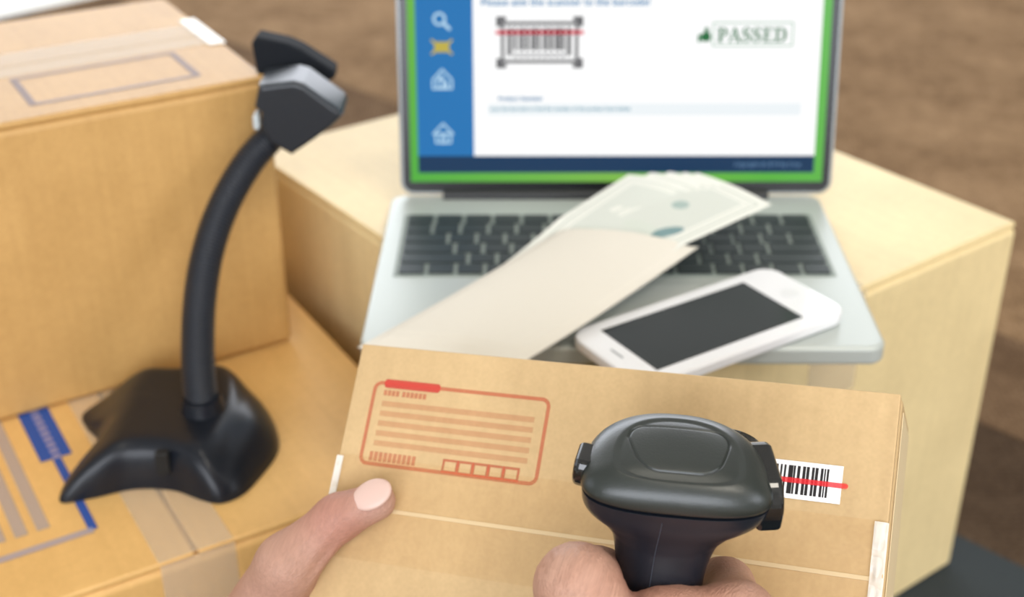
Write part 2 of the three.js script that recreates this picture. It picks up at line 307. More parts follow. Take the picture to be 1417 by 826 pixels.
    const house = (py, sc, roof) => { g.strokeStyle = wht; g.lineWidth = 7; g.beginPath(); g.moveTo(cx - 33 * sc, py + 2); g.lineTo(cx, py - 33 * sc); g.lineTo(cx + 33 * sc, py + 2); if (!roof) { g.lineTo(cx + 33 * sc, py + 33 * sc); g.lineTo(cx - 33 * sc, py + 33 * sc); g.closePath(); } g.stroke(); if (roof) { g.strokeRect(cx - 25 * sc, py + 1, 50 * sc, 30 * sc); g.clearRect; g.strokeRect(cx - 8 * sc, py + 10 * sc, 16 * sc, 22 * sc); } };
    house(y(0.0725), 1.0, false); g.strokeRect(cx - 16, y(0.0725) + 2, 20, 28); g.beginPath(); g.arc(cx - 5, y(0.0725) - 5, 8, 0, 7); g.fill(); g.strokeRect(cx + 6, y(0.0725) + 12, 10, 18);
    house(y(0.0345), 1.05, true);
    // page
    g.fillStyle = '#2a76ad'; g.font = `bold ${0.0064 * s}px sans-serif`; g.textBaseline = 'alphabetic'; g.fillText('Please aim the scanner to the barcode!', x(0.0505), y(0.1222), x(0.116));
    const bx0 = x(0.0655), bx1 = x(0.1165), by0 = y(0.1105), by1 = y(0.0845);
    g.strokeStyle = '#555558'; g.lineWidth = 11; g.lineCap = 'butt'; g.strokeRect(bx0, by0, bx1 - bx0, by1 - by0);
    const bw = [8, 6, 9, 7, 10, 6, 9, 8, 11, 7, 8]; bw.forEach((w2, k) => { g.fillStyle = '#3c3c40'; g.fillRect(bx0 + 17 + k * 20.5, by0 + 14, w2 + 5, (k === 0 || k === 10) ? 96 : 78); });
    g.fillStyle = '#77777a'; for (let k = 1; k < 10; k++) g.fillRect(bx0 + 18 + k * 20.5, by1 - 28, 12, 13);
    g.lineWidth = 15; g.strokeStyle = '#48484c'; g.lineJoin = 'miter';
    for (const [qx, qy, a, b] of [[bx0 - 14, by0 - 15, 1, 1], [bx1 + 14, by0 - 15, -1, 1], [bx0 - 14, by1 + 15, 1, -1], [bx1 + 14, by1 + 15, -1, -1]]) { g.beginPath(); g.moveTo(qx, qy + b * 26); g.lineTo(qx, qy); g.lineTo(qx + a * 26, qy); g.stroke(); }
    g.strokeStyle = 'rgba(205,30,48,0.75)'; g.lineWidth = 14; g.lineCap = 'round'; g.beginPath(); g.moveTo(bx0 - 18, by0 + 31); g.lineTo(bx1 + 18, by0 + 31); g.stroke();
    g.fillStyle = '#1f6c3b'; g.font = `bold ${0.0137 * s}px serif`; g.fillText('PASSED', x(0.2125), y(0.0975), x(0.0485));
    g.strokeStyle = 'rgba(60,130,80,0.55)'; g.lineWidth = 4; g.strokeRect(x(0.210), y(0.1105), x(0.0545), x(0.0155));
    { const tx = x(0.2045), ty = y(0.1015); g.beginPath(); g.roundRect(tx - 14, ty - 12, 34, 30, 10); g.fill(); g.beginPath(); g.roundRect(tx - 2, ty - 30, 14, 26, 7); g.fill(); g.fillRect(tx - 24, ty - 6, 9, 26); }
    g.fillStyle = '#eef4f7'; g.fillRect(x(0.055), y(0.0555), x(0.218), x(0.0085));
    g.fillStyle = '#23689c'; g.font = `bold ${0.0042 * s}px sans-serif`; g.fillText('Product Number', x(0.062), y(0.0575), x(0.0315));
    g.fillStyle = '#5f93a8'; g.font = `bold ${0.0036 * s}px sans-serif`; g.fillText('scan the barcode to find the number of the product here below', x(0.0565), y(0.0505), x(0.098));
  });
  obj('screen', new THREE.PlaneGeometry(SW, SH).translate(0, 0.0095 + SH / 2, 0.0017), new THREE.MeshStandardMaterial({ color: '#000000', roughness: 0.9, emissive: '#ffffff', emissiveMap: tex, emissiveIntensity: 1.0 }), lid).userData.label = 'lit screen with blue side bar, green edge and the word PASSED';
  const sl = new THREE.RectAreaLight('#eaf4ff', 0.1, SW, SH); sl.position.set(0, 0.0095 + SH / 2, 0.004); sl.rotation.y = Math.PI; lid.add(sl);
}

// ------------------------------------------------------------------ envelope, banknotes, phone
{
  const t = thing('envelope', 'plain cream paper envelope with banknotes sticking out, lying across the keyboard', 'envelope', [0.015, 0.324, -0.695]);
  const P0 = [0.028, -0.763], P1 = [0.112, -0.739], P2 = [0.0, -0.619], P3 = [-0.086, -0.642];
  // sheet between the bottom edge (v=0) and the mouth (v=1); yv gives its height
  const sheet = (lift, thick, bow, v1) => {
    const N = 24, M = 12, rings = [];
    const pos = [], idx = [], top = [], add = (x, y, z) => pos.push(x - 0.015, y - 0.324, z + 0.695);
    for (const side of [1, 0]) for (let j = 0; j <= N; j++) for (let i = 0; i <= M; i++) {
      const v = j / N * v1, u = i / M, a = [P3[0] + (P0[0] - P3[0]) * v, P3[1] + (P0[1] - P3[1]) * v], b = [P2[0] + (P1[0] - P2[0]) * v, P2[1] + (P1[1] - P2[1]) * v];
      const y = 0.3335 + 0.012 * Math.pow(v, 1.5) + lift * Math.pow(Math.sin(Math.PI * (0.002 + 0.996 * u)), 0.4) * smooth(0, 0.12, v) + bow * v * v * Math.sin(Math.PI * u) + side * thick; add(a[0] + (b[0] - a[0]) * u, y, a[1] + (b[1] - a[1]) * u);
    }
    const K = (N + 1) * (M + 1), q = (a, b, c, d, f) => f ? idx.push(a, c, b, b, c, d) : idx.push(a, b, c, b, d, c);
    for (let j = 0; j < N; j++) for (let i = 0; i < M; i++) { const a = j * (M + 1) + i; q(a, a + 1, a + M + 1, a + M + 2, false); q(K + a, K + a + 1, K + a + M + 1, K + a + M + 2, true); }
    for (let j = 0; j < N; j++) for (const i of [0, M]) { const a = j * (M + 1) + i; q(a, a + M + 1, K + a, K + a + M + 1, i > 0); }
    for (let i = 0; i < M; i++) for (const j of [0, N]) { const a = j * (M + 1) + i; q(a, a + 1, K + a, K + a + 1, j === 0); }
    const g = new THREE.BufferGeometry(); g.setAttribute('position', new THREE.Float32BufferAttribute(pos, 3)); g.setIndex(idx); const f = g.toNonIndexed(); f.computeVertexNormals(); return f;
  };
  const paper = std('#e4dfd3', 0.8);
  obj('back_sheet', sheet(0, 0.0004, -0.0005, 1.03), paper, t);
  obj('front_sheet', sheet(0.0056, 0.0005, 0.0015, 1), paper, t);
}
{
  const noteTex = (seal) => canvasTex(1024, 448, (g, W, H) => {
    g.fillStyle = '#eceee6'; g.fillRect(0, 0, W, H); g.strokeStyle = 'rgba(120,140,130,0.3)'; g.lineWidth = 10; g.strokeRect(46, 40, W - 92, H - 80); g.lineWidth = 4; g.strokeRect(70, 64, W - 140, H - 128);
    g.fillStyle = 'rgba(180,192,182,0.35)'; g.fillRect(90, 84, W - 180, H - 168);
    g.fillStyle = 'rgba(214,220,210,0.9)'; g.beginPath(); g.ellipse(W * 0.4, H * 0.5, 120, 140, 0, 0, 7); g.fill();
    if (!seal) return;
    g.fillStyle = 'rgba(80,125,130,0.35)'; g.beginPath(); g.arc(W * 0.72, H * 0.42, 38, 0, 7); g.fill();
    g.fillStyle = 'rgba(60,108,118,0.6)'; g.beginPath(); g.ellipse(W * 0.52, H * 0.72, 74, 34, 0.35, 0, 7); g.fill();
  });
  const notes = [true, false].map((q) => new THREE.MeshStandardMaterial({ map: noteTex(q), roughness: 0.8 })), edge = std('#dfe2d8', 0.85);
  const L = 0.158, Wd = 0.067;
  const names = ['uppermost banknote of the fan, its grey frame and teal seal showing', 'second banknote from the top of the fan, its left edge peeking out', 'third banknote from the top of the fan in the envelope', 'fourth banknote from the top of the fan in the envelope', 'lowest banknote of the fan, turned farthest towards the screen hinge'];
  const lead = [[0.147, -0.8145, 0.02], [0.140, -0.818, 0.06], [0.131, -0.822, 0.11], [0.120, -0.824, 0.17], [0.106, -0.824, 0.24]];
  for (let k = 4; k >= 0; k--) {
    const [tx, tz, turn] = lead[k], a0 = Math.atan2(0.61, 0.79) + turn;
    const t = new THREE.BoxGeometry(L, 0.00015, Wd, 40, 1, 12); t.translate(-L / 2, 0, 0);
    const p = t.attributes.position;
    for (let i = 0; i < p.count; i++) {
      const s = Math.max(0, (p.getX(i) + L) / L), w = p.getZ(i) / Wd;
      p.setY(i, p.getY(i) + (s < 0.5 ? 0.0125 * Math.pow(s * 2, 1.4) : 0.0125 + 0.008 * (s - 0.5)) + 0.003 * Math.max(0, s - 0.4) * Math.sin((w + 0.5) * 3.14) * (1 + 0.3 * k));
    }
    t.computeVertexNormals();
    const m = obj('banknote', t, [edge, edge, notes[k ? 1 : 0], edge, edge, edge], scene);
    m.rotation.y = a0; m.position.set(tx, 0.3345 + (4 - k) * 0.0008, tz);
    tag(m, names[k], 'banknote', 'banknotes fanned out of the envelope');
  }
}
{
  const t = thing('phone', 'white smartphone with a dark blank screen lying on the laptop corner', 'phone', [0.1155, 0.3238, -0.6765], 0.575);
  const rr = (w, h, r) => { const s = new THREE.Shape(); s.moveTo(-w / 2 + r, -h / 2); s.lineTo(w / 2 - r, -h / 2); s.absarc(w / 2 - r, -h / 2 + r, r, -Math.PI / 2, 0); s.lineTo(w / 2, h / 2 - r); s.absarc(w / 2 - r, h / 2 - r, r, 0, Math.PI / 2); s.lineTo(-w / 2 + r, h / 2); s.absarc(-w / 2 + r, h / 2 - r, r, Math.PI / 2, Math.PI); s.lineTo(-w / 2, -h / 2 + r); s.absarc(-w / 2 + r, -h / 2 + r, r, Math.PI, Math.PI * 1.5); return s; };
  const ext = (s, h, b) => new THREE.ExtrudeGeometry(s, { depth: h - 2 * b, bevelEnabled: b > 0, bevelThickness: b, bevelSize: b, bevelSegments: 4, curveSegments: 12 }).rotateX(-Math.PI / 2).translate(0, b, 0);
  obj('body', ext(rr(0.1515, 0.0675, 0.011), 0.0075, 0.0018), std('#f2f3f6', 0.3, { clearcoat: 0.5 }), t);
  obj('screen', box(0.1085, 0.0004, 0.052, -0.006, 0.0075, 0, 0.0002, 1), std('#0d1714', 0.2, { specularIntensity: 0.6 }), t).userData.label = 'dark glossy blank screen';
  obj('home_button', new THREE.CylinderGeometry(0.0055, 0.0055, 0.0004, 24).translate(0.062, 0.0076, 0), std('#e6e8ea', 0.3), t);
  obj('speaker_slot', box(0.0012, 0.0003, 0.011, -0.068, 0.0076, 0, 0.0001, 1), std('#9a9ea2', 0.4), t);
}

// ------------------------------------------------------------------ parcel held up, its barcode label and the red scan line
const PX = [0.9348, 0.1034, 0.3399], PY = [0.1737, 0.7016, -0.691], PZ = [-0.3099, 0.7050, 0.6379], PTL = [-0.0721, 0.3898, -0.5517];
const parcelFrame = new THREE.Matrix4().makeBasis(V(PX), V(PY), V(PZ)).setPosition(...PTL);   // x along the top edge, y up the face, z out of the face
const PW = 0.25, PHt = 0.154, PD = 0.058;
const parcelPoint = (x, y, z) => V([x, y, z]).applyMatrix4(parcelFrame);
function inParcelFrame(o, x, y, z) { o.quaternion.setFromRotationMatrix(parcelFrame); o.position.copy(parcelPoint(x, y, z)); return o; }
{
  const t = thing('parcel', 'small cardboard parcel held up in front, with red address stamp and barcode label', 'box');
  inParcelFrame(t, PW / 2, -PHt, -PD / 2);
  const px = (s) => s - PW / 2, py = (v) => PHt - v, zf = PD / 2;
  obj('body', metreUV(box(PW, PHt, PD - 0.004, 0, PHt / 2, -0.002, 0.003, 3)), cardHeld, t);
  obj('flap', metreUV(box(PW - 0.0015, 0.0768, 0.0045, 0, py(0.0385), zf - 0.00225, 0.0008)), cardHeld, t);
  obj('flap', metreUV(box(PW - 0.0015, 0.0760, 0.0045, 0, py(0.0771 + 0.038), zf - 0.00225, 0.0008)), cardHeld, t);
  obj('edge_strip', box(0.0004, PHt - 0.012, PD - 0.012, PW / 2 + 0.0003, PHt / 2, -0.002, 0.0001, 1), cardEdge, t).userData.label = 'pale right side edge';  // right side carries a paler strip than the body
  obj('seam_glint', box(PW - 0.012, 0.0019, 0.0006, 0, py(0.077), zf + 0.0001, 0.0002, 1), cardEdge, t).userData.label = 'pale strip painting the light caught by the tape bulge at the seam';  // pale strip put in for light caught along the tape bulge
  // tape over the seam: a thin sheet with a few raised creases
  const tw = 0.248, thh = 0.047, g = new THREE.PlaneGeometry(tw, thh, 160, 40), p = g.attributes.position;
  for (let i = 0; i < p.count; i++) {
    const x = p.getX(i) + tw / 2, y = p.getY(i), line = (x0, y0, x1, y1, w) => { const dx = x1 - x0, dy = y1 - y0, L = Math.hypot(dx, dy), tt = Math.max(0, Math.min(1, ((x - x0) * dx + (y - y0) * dy) / L / L)), d = Math.hypot(x - x0 - tt * dx, y - y0 - tt * dy); return Math.exp(-d * d / w / w); };
    const z = 0.0018 * line(0.185, 0.021, 0.212, 0.014, 0.0014) + 0.0018 * line(0.212, 0.014, 0.247, 0.0105, 0.0014) + 0.0006 * line(0.066, -0.002, 0.064, -0.023, 0.0012) + 0.0006 * line(0.094, -0.002, 0.0925, -0.023, 0.0012) + 0.0009 * Math.exp(-Math.pow((y - 0.0003) / 0.0014, 2)) + 0.0003 * tileNoise(n64, 64, x * 220, y * 220 + 9);
    p.setZ(i, z);
  }
  g.computeVertexNormals();
  obj('packing_tape', g.translate(0, py(0.0772), zf + 0.0009), tapeAmber, t);
  const cg = new THREE.PlaneGeometry(0.0055, 0.05, 8, 40), cp = cg.attributes.position;
  for (let i = 0; i < cp.count; i++) cp.setZ(i, 0.0022 * (tileNoise(n64, 64, cp.getX(i) * 500 + 3, cp.getY(i) * 260 + 7) - 0.3) - Math.pow(Math.max(0, cp.getX(i)) / 0.00275, 2) * 0.0015);
  cg.computeVertexNormals();
  obj('tape_end', cg.translate(px(0.2468), py(0.079), zf + 0.0012), tapeShine, t).userData.label = 'crumpled clear tape end at the right edge, its shine painted white';
  obj('tape_end', box(0.0035, 0.045, 0.0006, px(0.002), py(0.077), zf + 0.0008, 0.0003, 1), tapeShine, t);
  const sw = 0.092, sh = 0.046;
  const [pg, pm] = decal(sw, sh, 14000, (c, W, H) => {
    const k = 14000, r = 'rgba(206,88,58,0.5)'; c.strokeStyle = r; c.lineWidth = 0.0017 * k; const x0 = 0.003 * k, y0 = 0.0035 * k, w = 0.0865 * k, h = 0.0385 * k;
    c.beginPath(); c.roundRect(x0, y0, w, h, 0.0035 * k); c.stroke();
    c.fillStyle = 'rgba(205,58,52,0.72)'; c.beginPath(); c.roundRect(0.0075 * k, 0.0015 * k, 0.0285 * k, 0.0042 * k, 0.0015 * k); c.fill();
    c.fillStyle = 'rgba(205,90,60,0.45)'; for (const [a, b] of [[0.008, 0.007], [0.0175, 0.0115]]) for (let q = 0; q < b; q += 0.0021) c.fillRect((a + q) * k, 0.0068 * k, 0.0016 * k, 0.0026 * k);
    c.strokeStyle = 'rgba(205,110,70,0.22)'; c.lineWidth = 0.0026 * k; for (let q = 0; q < 5; q++) { c.beginPath(); c.moveTo(0.008 * k, (0.0133 + q * 0.0047) * k); c.lineTo(0.084 * k, (0.0133 + q * 0.0047) * k); c.stroke(); }
    c.fillStyle = 'rgba(205,90,60,0.42)'; for (let q = 0; q < 10; q++) c.fillRect((0.0072 + q * 0.0024) * k, 0.0362 * k, 0.0017 * k, 0.0044 * k);
    c.strokeStyle = 'rgba(200,84,56,0.55)'; c.lineWidth = 0.0011 * k; for (let q = 0; q < 5; q++) { c.strokeRect((0.0445 + q * 0.0074) * k, 0.0362 * k, 0.0066 * k, 0.0052 * k); }
  });
  obj('red_stamp', pg.translate(px(0.0552), py(0.0376), zf + 0.0003), pm, t).userData.label = 'red address frame stamped on the parcel';
}
{
  const lw = 0.0575, lh = 0.0158, s0 = 0.172;
  const t = thing('barcode_label', 'white barcode sticker on the parcel beside the scanner head', 'label');
  inParcelFrame(t, s0 + lw / 2, -0.041, 0.0005);
  obj('paper', new RoundedBoxGeometry(lw, lh, 0.0003, 1, 0.0001), std('#ffffff', 0.6), t);
  const [pg, pm] = decal(lw - 0.001, lh - 0.001, 20000, (c, W, H) => {
    const k = 20000; c.fillStyle = '#181214'; let x; const y0 = 0.0014 * k, h = H - 0.0028 * k;
    // the right-hand run as it shows beside the scanner (widths and gaps in mm, right to left)
    const run = [[0.9, 0.4], [0.65, 0.35], [1.1, 0.95], [1.25, 0.3], [1.1, 0.95], [1.25, 0.3], [1.25, 0.95], [1.25, 0.7], [0.85, 0.15], [1.95, 0.95], [0.85, 0.75], [0.8, 0.85], [0.95, 0.95], [0.75, 0.8], [1.2, 0.5], [0.6, 0.7], [1.6, 0.8], [0.8, 0.5], [0.9, 0.9], [1.2, 0.6], [0.6, 0.5], [1.3, 0.8], [0.7, 0.6], [1.2, 0.5], [0.7, 0.7]];
    x = 0.0515 * k; for (const [b, gp] of run) { const w = b / 1000 * k; x -= w; if (x < 0.003 * k) break; c.fillRect(x, y0, w, h); x -= gp / 1000 * k; }
  });
  obj('bars', pg.translate(0, 0, 0.00022), pm, t);
}
{
  const m = obj('laser_line', new THREE.CapsuleGeometry(0.0011, 0.0545, 4, 12).rotateZ(Math.PI / 2).scale(1, 1, 0.1), new THREE.MeshStandardMaterial({ color: '#e3202c', transparent: true, opacity: 0.48, roughness: 0.5, emissive: '#ff2030', emissiveIntensity: 0.15 }));  // laser light drawn as a thin red film with a slight glow
  inParcelFrame(m, 0.2038, -0.0413, 0.0009);
  tag(m, 'thin red film painting the laser light across the barcode sticker', 'scan line');
}

// ------------------------------------------------------------------ gooseneck stand
{
  const Yb = 0.2256, t = thing('scanner_stand', 'black gooseneck scanner stand with heavy curved base and empty cradle', 'stand', [-0.215, Yb, -0.705]);
  // plan outline of the base (x, z in the room)
  const plan = [[-0.269, -0.643], [-0.251, -0.6475], [-0.229, -0.656], [-0.205, -0.655], [-0.185, -0.645], [-0.174, -0.642], [-0.163, -0.649], [-0.153, -0.672], [-0.1475, -0.697], [-0.153, -0.722], [-0.168, -0.748], [-0.184, -0.762], [-0.200, -0.763], [-0.218, -0.758], [-0.252, -0.758], [-0.272, -0.752], [-0.283, -0.738], [-0.276, -0.722], [-0.263, -0.706], [-0.258, -0.692], [-0.263, -0.672], [-0.272, -0.652]];
  const curve = new THREE.CatmullRomCurve3(plan.map(([x, z]) => new THREE.Vector3(x + 0.215, 0, z + 0.705)), true, 'centripetal'), M = 160, N = 40, out = curve.getSpacedPoints(M).slice(0, M).reverse();
  const rings = [out.map((p) => [p.x, 0, p.z])];
  const C = new THREE.Vector3(0.0, 0, -0.008), heightAt = (x, r) => { const H = 0.005 + 0.025 * smooth(-0.068, -0.02, x), m = smooth(0.012, 0.045, x); return H * Math.pow(Math.max(0, 1 - Math.pow(r, 14 - 10.6 * m)), 1 / (1.35 + 0.3 * m)); };
  for (let k = 0; k < N; k++) { const r = Math.pow(1 - k / N, 0.3); rings.push(out.map((p) => { const x = C.x + (p.x - C.x) * r, z = C.z + (p.z - C.z) * r; return [x, heightAt(x, r), z]; })); }
  rings.reverse();
  const base = skin(rings.map((r) => r), true, false); obj('base', base, blackStand, t);
  const SLOT = [-0.2088, 0.2452, -0.6565];
  obj('slot', box(0.0085, 0.016, 0.005, SLOT[0] + 0.215, SLOT[1] - Yb, SLOT[2] + 0.705, 0.0015), std('#07090a', 0.7), t);
  // gooseneck
  const path = [[-0.1925, 0.2407, -0.7], [-0.1941, 0.2661, -0.704], [-0.1947, 0.2875, -0.712], [-0.194, 0.3145, -0.728], [-0.1908, 0.3376, -0.747], [-0.1824, 0.3611, -0.768], [-0.1678, 0.3829, -0.79], [-0.153, 0.3969, -0.803], [-0.1451, 0.4045, -0.81]];
  const nc = new THREE.CatmullRomCurve3(path.map((p) => new THREE.Vector3(p[0] + 0.215, p[1] - Yb, p[2] + 0.705))), S = 620, fr = nc.computeFrenetFrames(S), K = 20, nr = [], len = nc.getLength();
  for (let i = 0; i <= S; i++) { const p = nc.getPointAt(i / S), r = 0.0106 + 0.00045 * Math.cos(i / S * len / 0.0024 * Math.PI * 2) - 0.0012 * i / S; nr.push(Array.from({ length: K }, (_, j) => { const a = -j / K * Math.PI * 2, v = p.clone().addScaledVector(fr.normals[i], r * Math.cos(a)).addScaledVector(fr.binormals[i], r * Math.sin(a)); return v.toArray(); })); }
  obj('gooseneck', skin(nr, true, true), std('#1b2029', 0.45), t).userData.label = 'ribbed black flexible neck';
  obj('neck_collar', new THREE.CylinderGeometry(0.0115, 0.0145, 0.012, 32).translate(path[0][0] + 0.215, 0.0325, path[0][2] + 0.705), blackStand, t);
  // cradle: two jaws cut from a profile that lies across the neck
  const zc = -0.79, prof = (pts) => { const s = new THREE.Shape(); pts.forEach((p, i) => (i ? s.lineTo(p[0] + 0.215, p[1] - Yb) : s.moveTo(p[0] + 0.215, p[1] - Yb))); return s; };
  const jaw = (pts, z0, dep, b) => new THREE.ExtrudeGeometry(prof(pts), { depth: dep - 2 * b, bevelEnabled: true, bevelThickness: b, bevelSize: b * 0.8, bevelOffset: -b * 0.8, bevelSegments: 4 }).translate(0, 0, z0 + 0.705 + b);
  const cup = [[-0.1567, 0.4345, -0.79], [-0.1355, 0.4373, -0.79], [-0.1289, 0.4354, -0.79], [-0.1076, 0.4184, -0.79], [-0.106, 0.4146, -0.79], [-0.1138, 0.4069, -0.79], [-0.1243, 0.3991, -0.79], [-0.1398, 0.3883, -0.79], [-0.1537, 0.3971, -0.79], [-0.1575, 0.4059, -0.79], [-0.1565, 0.4165, -0.79], [-0.1607, 0.4203, -0.79]].reverse();
  obj('cradle_cup', jaw(cup, -0.824, 0.036, 0.0035), std('#20262d', 0.3), t);
  const plate = [[-0.1683, 0.4458, -0.838], [-0.1642, 0.4501, -0.838], [-0.1454, 0.4458, -0.838], [-0.1368, 0.4419, -0.838], [-0.1158, 0.4273, -0.838], [-0.1161, 0.4224, -0.838], [-0.1372, 0.4125, -0.838], [-0.1476, 0.4014, -0.838], [-0.1657, 0.4014, -0.838], [-0.1665, 0.4244, -0.838]].reverse();
  obj('cradle_back', jaw(plate, -0.855, 0.018, 0.002), std('#14181e', 0.75, { specularIntensity: 0.4 }), t);
  const CLIP = [-0.1601, 0.4109, -0.792];
  obj('clip', box(0.004, 0.010, 0.012, 0, 0, 0, 0.002).translate(CLIP[0] + 0.215, CLIP[1] - Yb, CLIP[2] + 0.705), std('#b9c2c6', 0.3), t).userData.label = 'small clip at the neck joint, its highlight painted as a pale colour';  // clip coloured pale in place of its highlight
}

// ------------------------------------------------------------------ hand scanner
const SC = new THREE.Group();
{
  const t = thing('barcode_scanner', 'black hand-held barcode scanner seen from behind, gripped in front of the parcel', 'scanner');
  t.position.copy(V([0.0596, 0.4253, -0.3967])); t.rotation.set(THREE.MathUtils.degToRad(11), THREE.MathUtils.degToRad(-5), THREE.MathUtils.degToRad(-3.2), 'YXZ');
  // outline of the head seen from above (n > 2 squares it)
  const planPt = (th, k = 1) => { const c = Math.cos(th), s = Math.sin(th), ex = 2 / (s > 0 ? 2.9 : 2.35); return [0.0345 * k * Math.sign(c) * Math.pow(Math.abs(c), ex), 0.0065 + k * Math.sign(s) * Math.pow(Math.abs(s), ex) * (s > 0 ? 0.0142 : 0.0335)]; };
  const M = 320, N = 130, rings = [];
  // inset panel line: straight front edge with rounded corners, sides that draw in towards the rear
  const groove = (x, z) => { const w = 0.0182 - 0.25 * Math.max(0, z + 0.006) - 8 * Math.pow(Math.max(0, z + 0.004), 2), r = 0.006, qx = Math.abs(x) - w + r, qz = Math.max(-(z + 0.0125), z - 0.0098) + r; return Math.min(Math.max(qx, qz), 0) + Math.hypot(Math.max(qx, 0), Math.max(qz, 0)) - r; };
  for (let k = N; k >= 0; k--) {
    const r = Math.pow(k / N, 0.8);
    rings.push(Array.from({ length: M }, (_, i) => {
      const th = -i / M * Math.PI * 2, [x0, z0] = planPt(th), x = x0 * r, z = z0 * r + 0.001 * (1 - r);
      let y = 0.0115 * Math.pow(Math.max(0, 1 - Math.pow(r, 3.2)), 1 / 1.75) + 0.0019;
      y -= 0.0007 * (1 - smooth(0.60, 0.70, r));
      y -= 0.0006 * Math.exp(-Math.pow(groove(x, z) / 0.00035, 2));
      return [x, y, z];
    }));
  }
  rings.unshift(Array.from({ length: M }, (_, i) => { const [x, z] = planPt(-i / M * Math.PI * 2, 0.95); return [x, 0.0012, z]; }));
  const top = skin(rings, false, false);
  { const p = top.attributes.position, uv = top.attributes.uv; for (let i = 0; i < p.count; i++) uv.setXY(i, p.getX(i), p.getZ(i)); }
  obj('top_shell', top, blackGrain, t).userData.label = 'grainy domed top shell with an inset panel line';
  // lower shell and handle: sections along a line that leans back
  const sec = [[0, 0.0338, 0.0204, 0.027, 2.9, 0], [0.003, 0.0336, 0.0207, 0.0269, 2.9, 0], [0.0065, 0.0331, 0.0199, 0.0254, 2.8, 0], [0.01, 0.0312, 0.0185, 0.022, 2.6, 0], [0.0145, 0.0262, 0.017, 0.0185, 2.4, 0], [0.02, 0.0212, 0.0162, 0.017, 2.25, 0], [0.026, 0.0186, 0.0158, 0.0165, 2.15, 0], [0.036, 0.0166, 0.0158, 0.0165, 2.1, 0], [0.06, 0.0158, 0.0165, 0.0175, 2.1, 0], [0.09, 0.016, 0.018, 0.0185, 2.1, 0], [0.112, 0.016, 0.018, 0.0185, 2.1, 0], [0.118, 0.0135, 0.015, 0.0155, 2.1, 0]];
  const hr = [], K = 120, zAt = (l) => 0.27 * l + 0.2 * Math.max(0, l - 0.02), xAt = (l) => -0.06 * Math.min(l, 0.03);
  const cat = (l) => { let i = 0; while (i < sec.length - 2 && sec[i + 1][0] < l) i++; const a = sec[Math.max(0, i - 1)], b = sec[i], c = sec[i + 1], d = sec[Math.min(sec.length - 1, i + 2)], u = (l - b[0]) / (c[0] - b[0]); return b.map((v, k) => { if (k === 0) return l; const m0 = (c[k] - a[k]) / (c[0] - a[0]) * (c[0] - b[0]), m1 = (d[k] - b[k]) / (d[0] - b[0]) * (c[0] - b[0]), u2 = u * u, u3 = u2 * u; return (2 * u3 - 3 * u2 + 1) * v + (u3 - 2 * u2 + u) * m0 + (-2 * u3 + 3 * u2) * c[k] + (u3 - u2) * m1; }); };
  for (let j = 0; j <= 110; j++) {
    const l = 0.118 * Math.pow(j / 110, 1.5), s = cat(l), ex = 2 / s[4];
    hr.push(Array.from({ length: K }, (_, i) => { const a = -i / K * Math.PI * 2, c = Math.cos(a), q = Math.sin(a), [hx, hz] = planPt(a, 0.985), m = smooth(0.002, 0.0155, l), mx = xAt(l) + s[1] * Math.sign(c) * Math.pow(Math.abs(c), ex), mz = zAt(l) + Math.sign(q) * Math.pow(Math.abs(q), ex) * (q > 0 ? s[2] : s[3]); return [hx * s[1] / 0.0338 * (1 - m) + mx * m, -l, hz * (1 - m) + mz * m]; }));
  }
  obj('handle', skin(hr.reverse(), true, true), blackSmooth, t).userData.label = 'smooth dark handle flaring up to the head';
  // mould line down the back of the handle
  const backOf = (l, x) => { const st = cat(l), m = smooth(0.002, 0.0155, l), h = 0.0065 + 0.0142 * 0.985 * Math.pow(Math.max(0, 1 - Math.pow(Math.abs(x) / 0.034, 2.9)), 1 / 2.9), b = zAt(l) + st[2] * Math.pow(Math.max(0, 1 - Math.pow(Math.abs(x - xAt(l)) / st[1], st[4])), 1 / st[4]); return h * (1 - m) + b * m; };
  const ml = Array.from({ length: 24 }, (_, i) => { const l = 0.003 + i / 23 * 0.03, x = -0.0045 - 0.05 * l; return new THREE.Vector3(x, -l, backOf(l, x) + 0.00003); });
  obj('mould_line', new THREE.TubeGeometry(new THREE.CatmullRomCurve3(ml), 40, 0.00014, 6), std('#3d434d', 0.4), t);
  // nose: rounded frame round a dark red window
  const rr = (w, y0, y1, r) => { const s = new THREE.Shape(); s.moveTo(-w + r, y0); s.lineTo(w - r, y0); s.quadraticCurveTo(w, y0, w, y0 + r); s.lineTo(w, y1 - r); s.quadraticCurveTo(w, y1, w - r, y1); s.lineTo(-w + r, y1); s.quadraticCurveTo(-w, y1, -w, y1 - r); s.lineTo(-w, y0 + r); s.quadraticCurveTo(-w, y0, -w + r, y0); return s; };
  const ns = rr(0.0325, -0.046, -0.0082, 0.018); ns.holes.push(rr(0.028, -0.039, -0.0125, 0.012));
  obj('nose_frame', new THREE.ExtrudeGeometry(ns, { depth: 0.014, bevelEnabled: true, bevelThickness: 0.0025, bevelSize: 0.002, bevelSegments: 4, curveSegments: 14 }).translate(0.0042, 0, -0.032), blackGloss, t);
  obj('window', box(0.054, 0.026, 0.001, 0.0022, -0.023, -0.031, 0.0004, 1), std('#3a0508', 0.08), t).userData.label = 'dark red scan window';
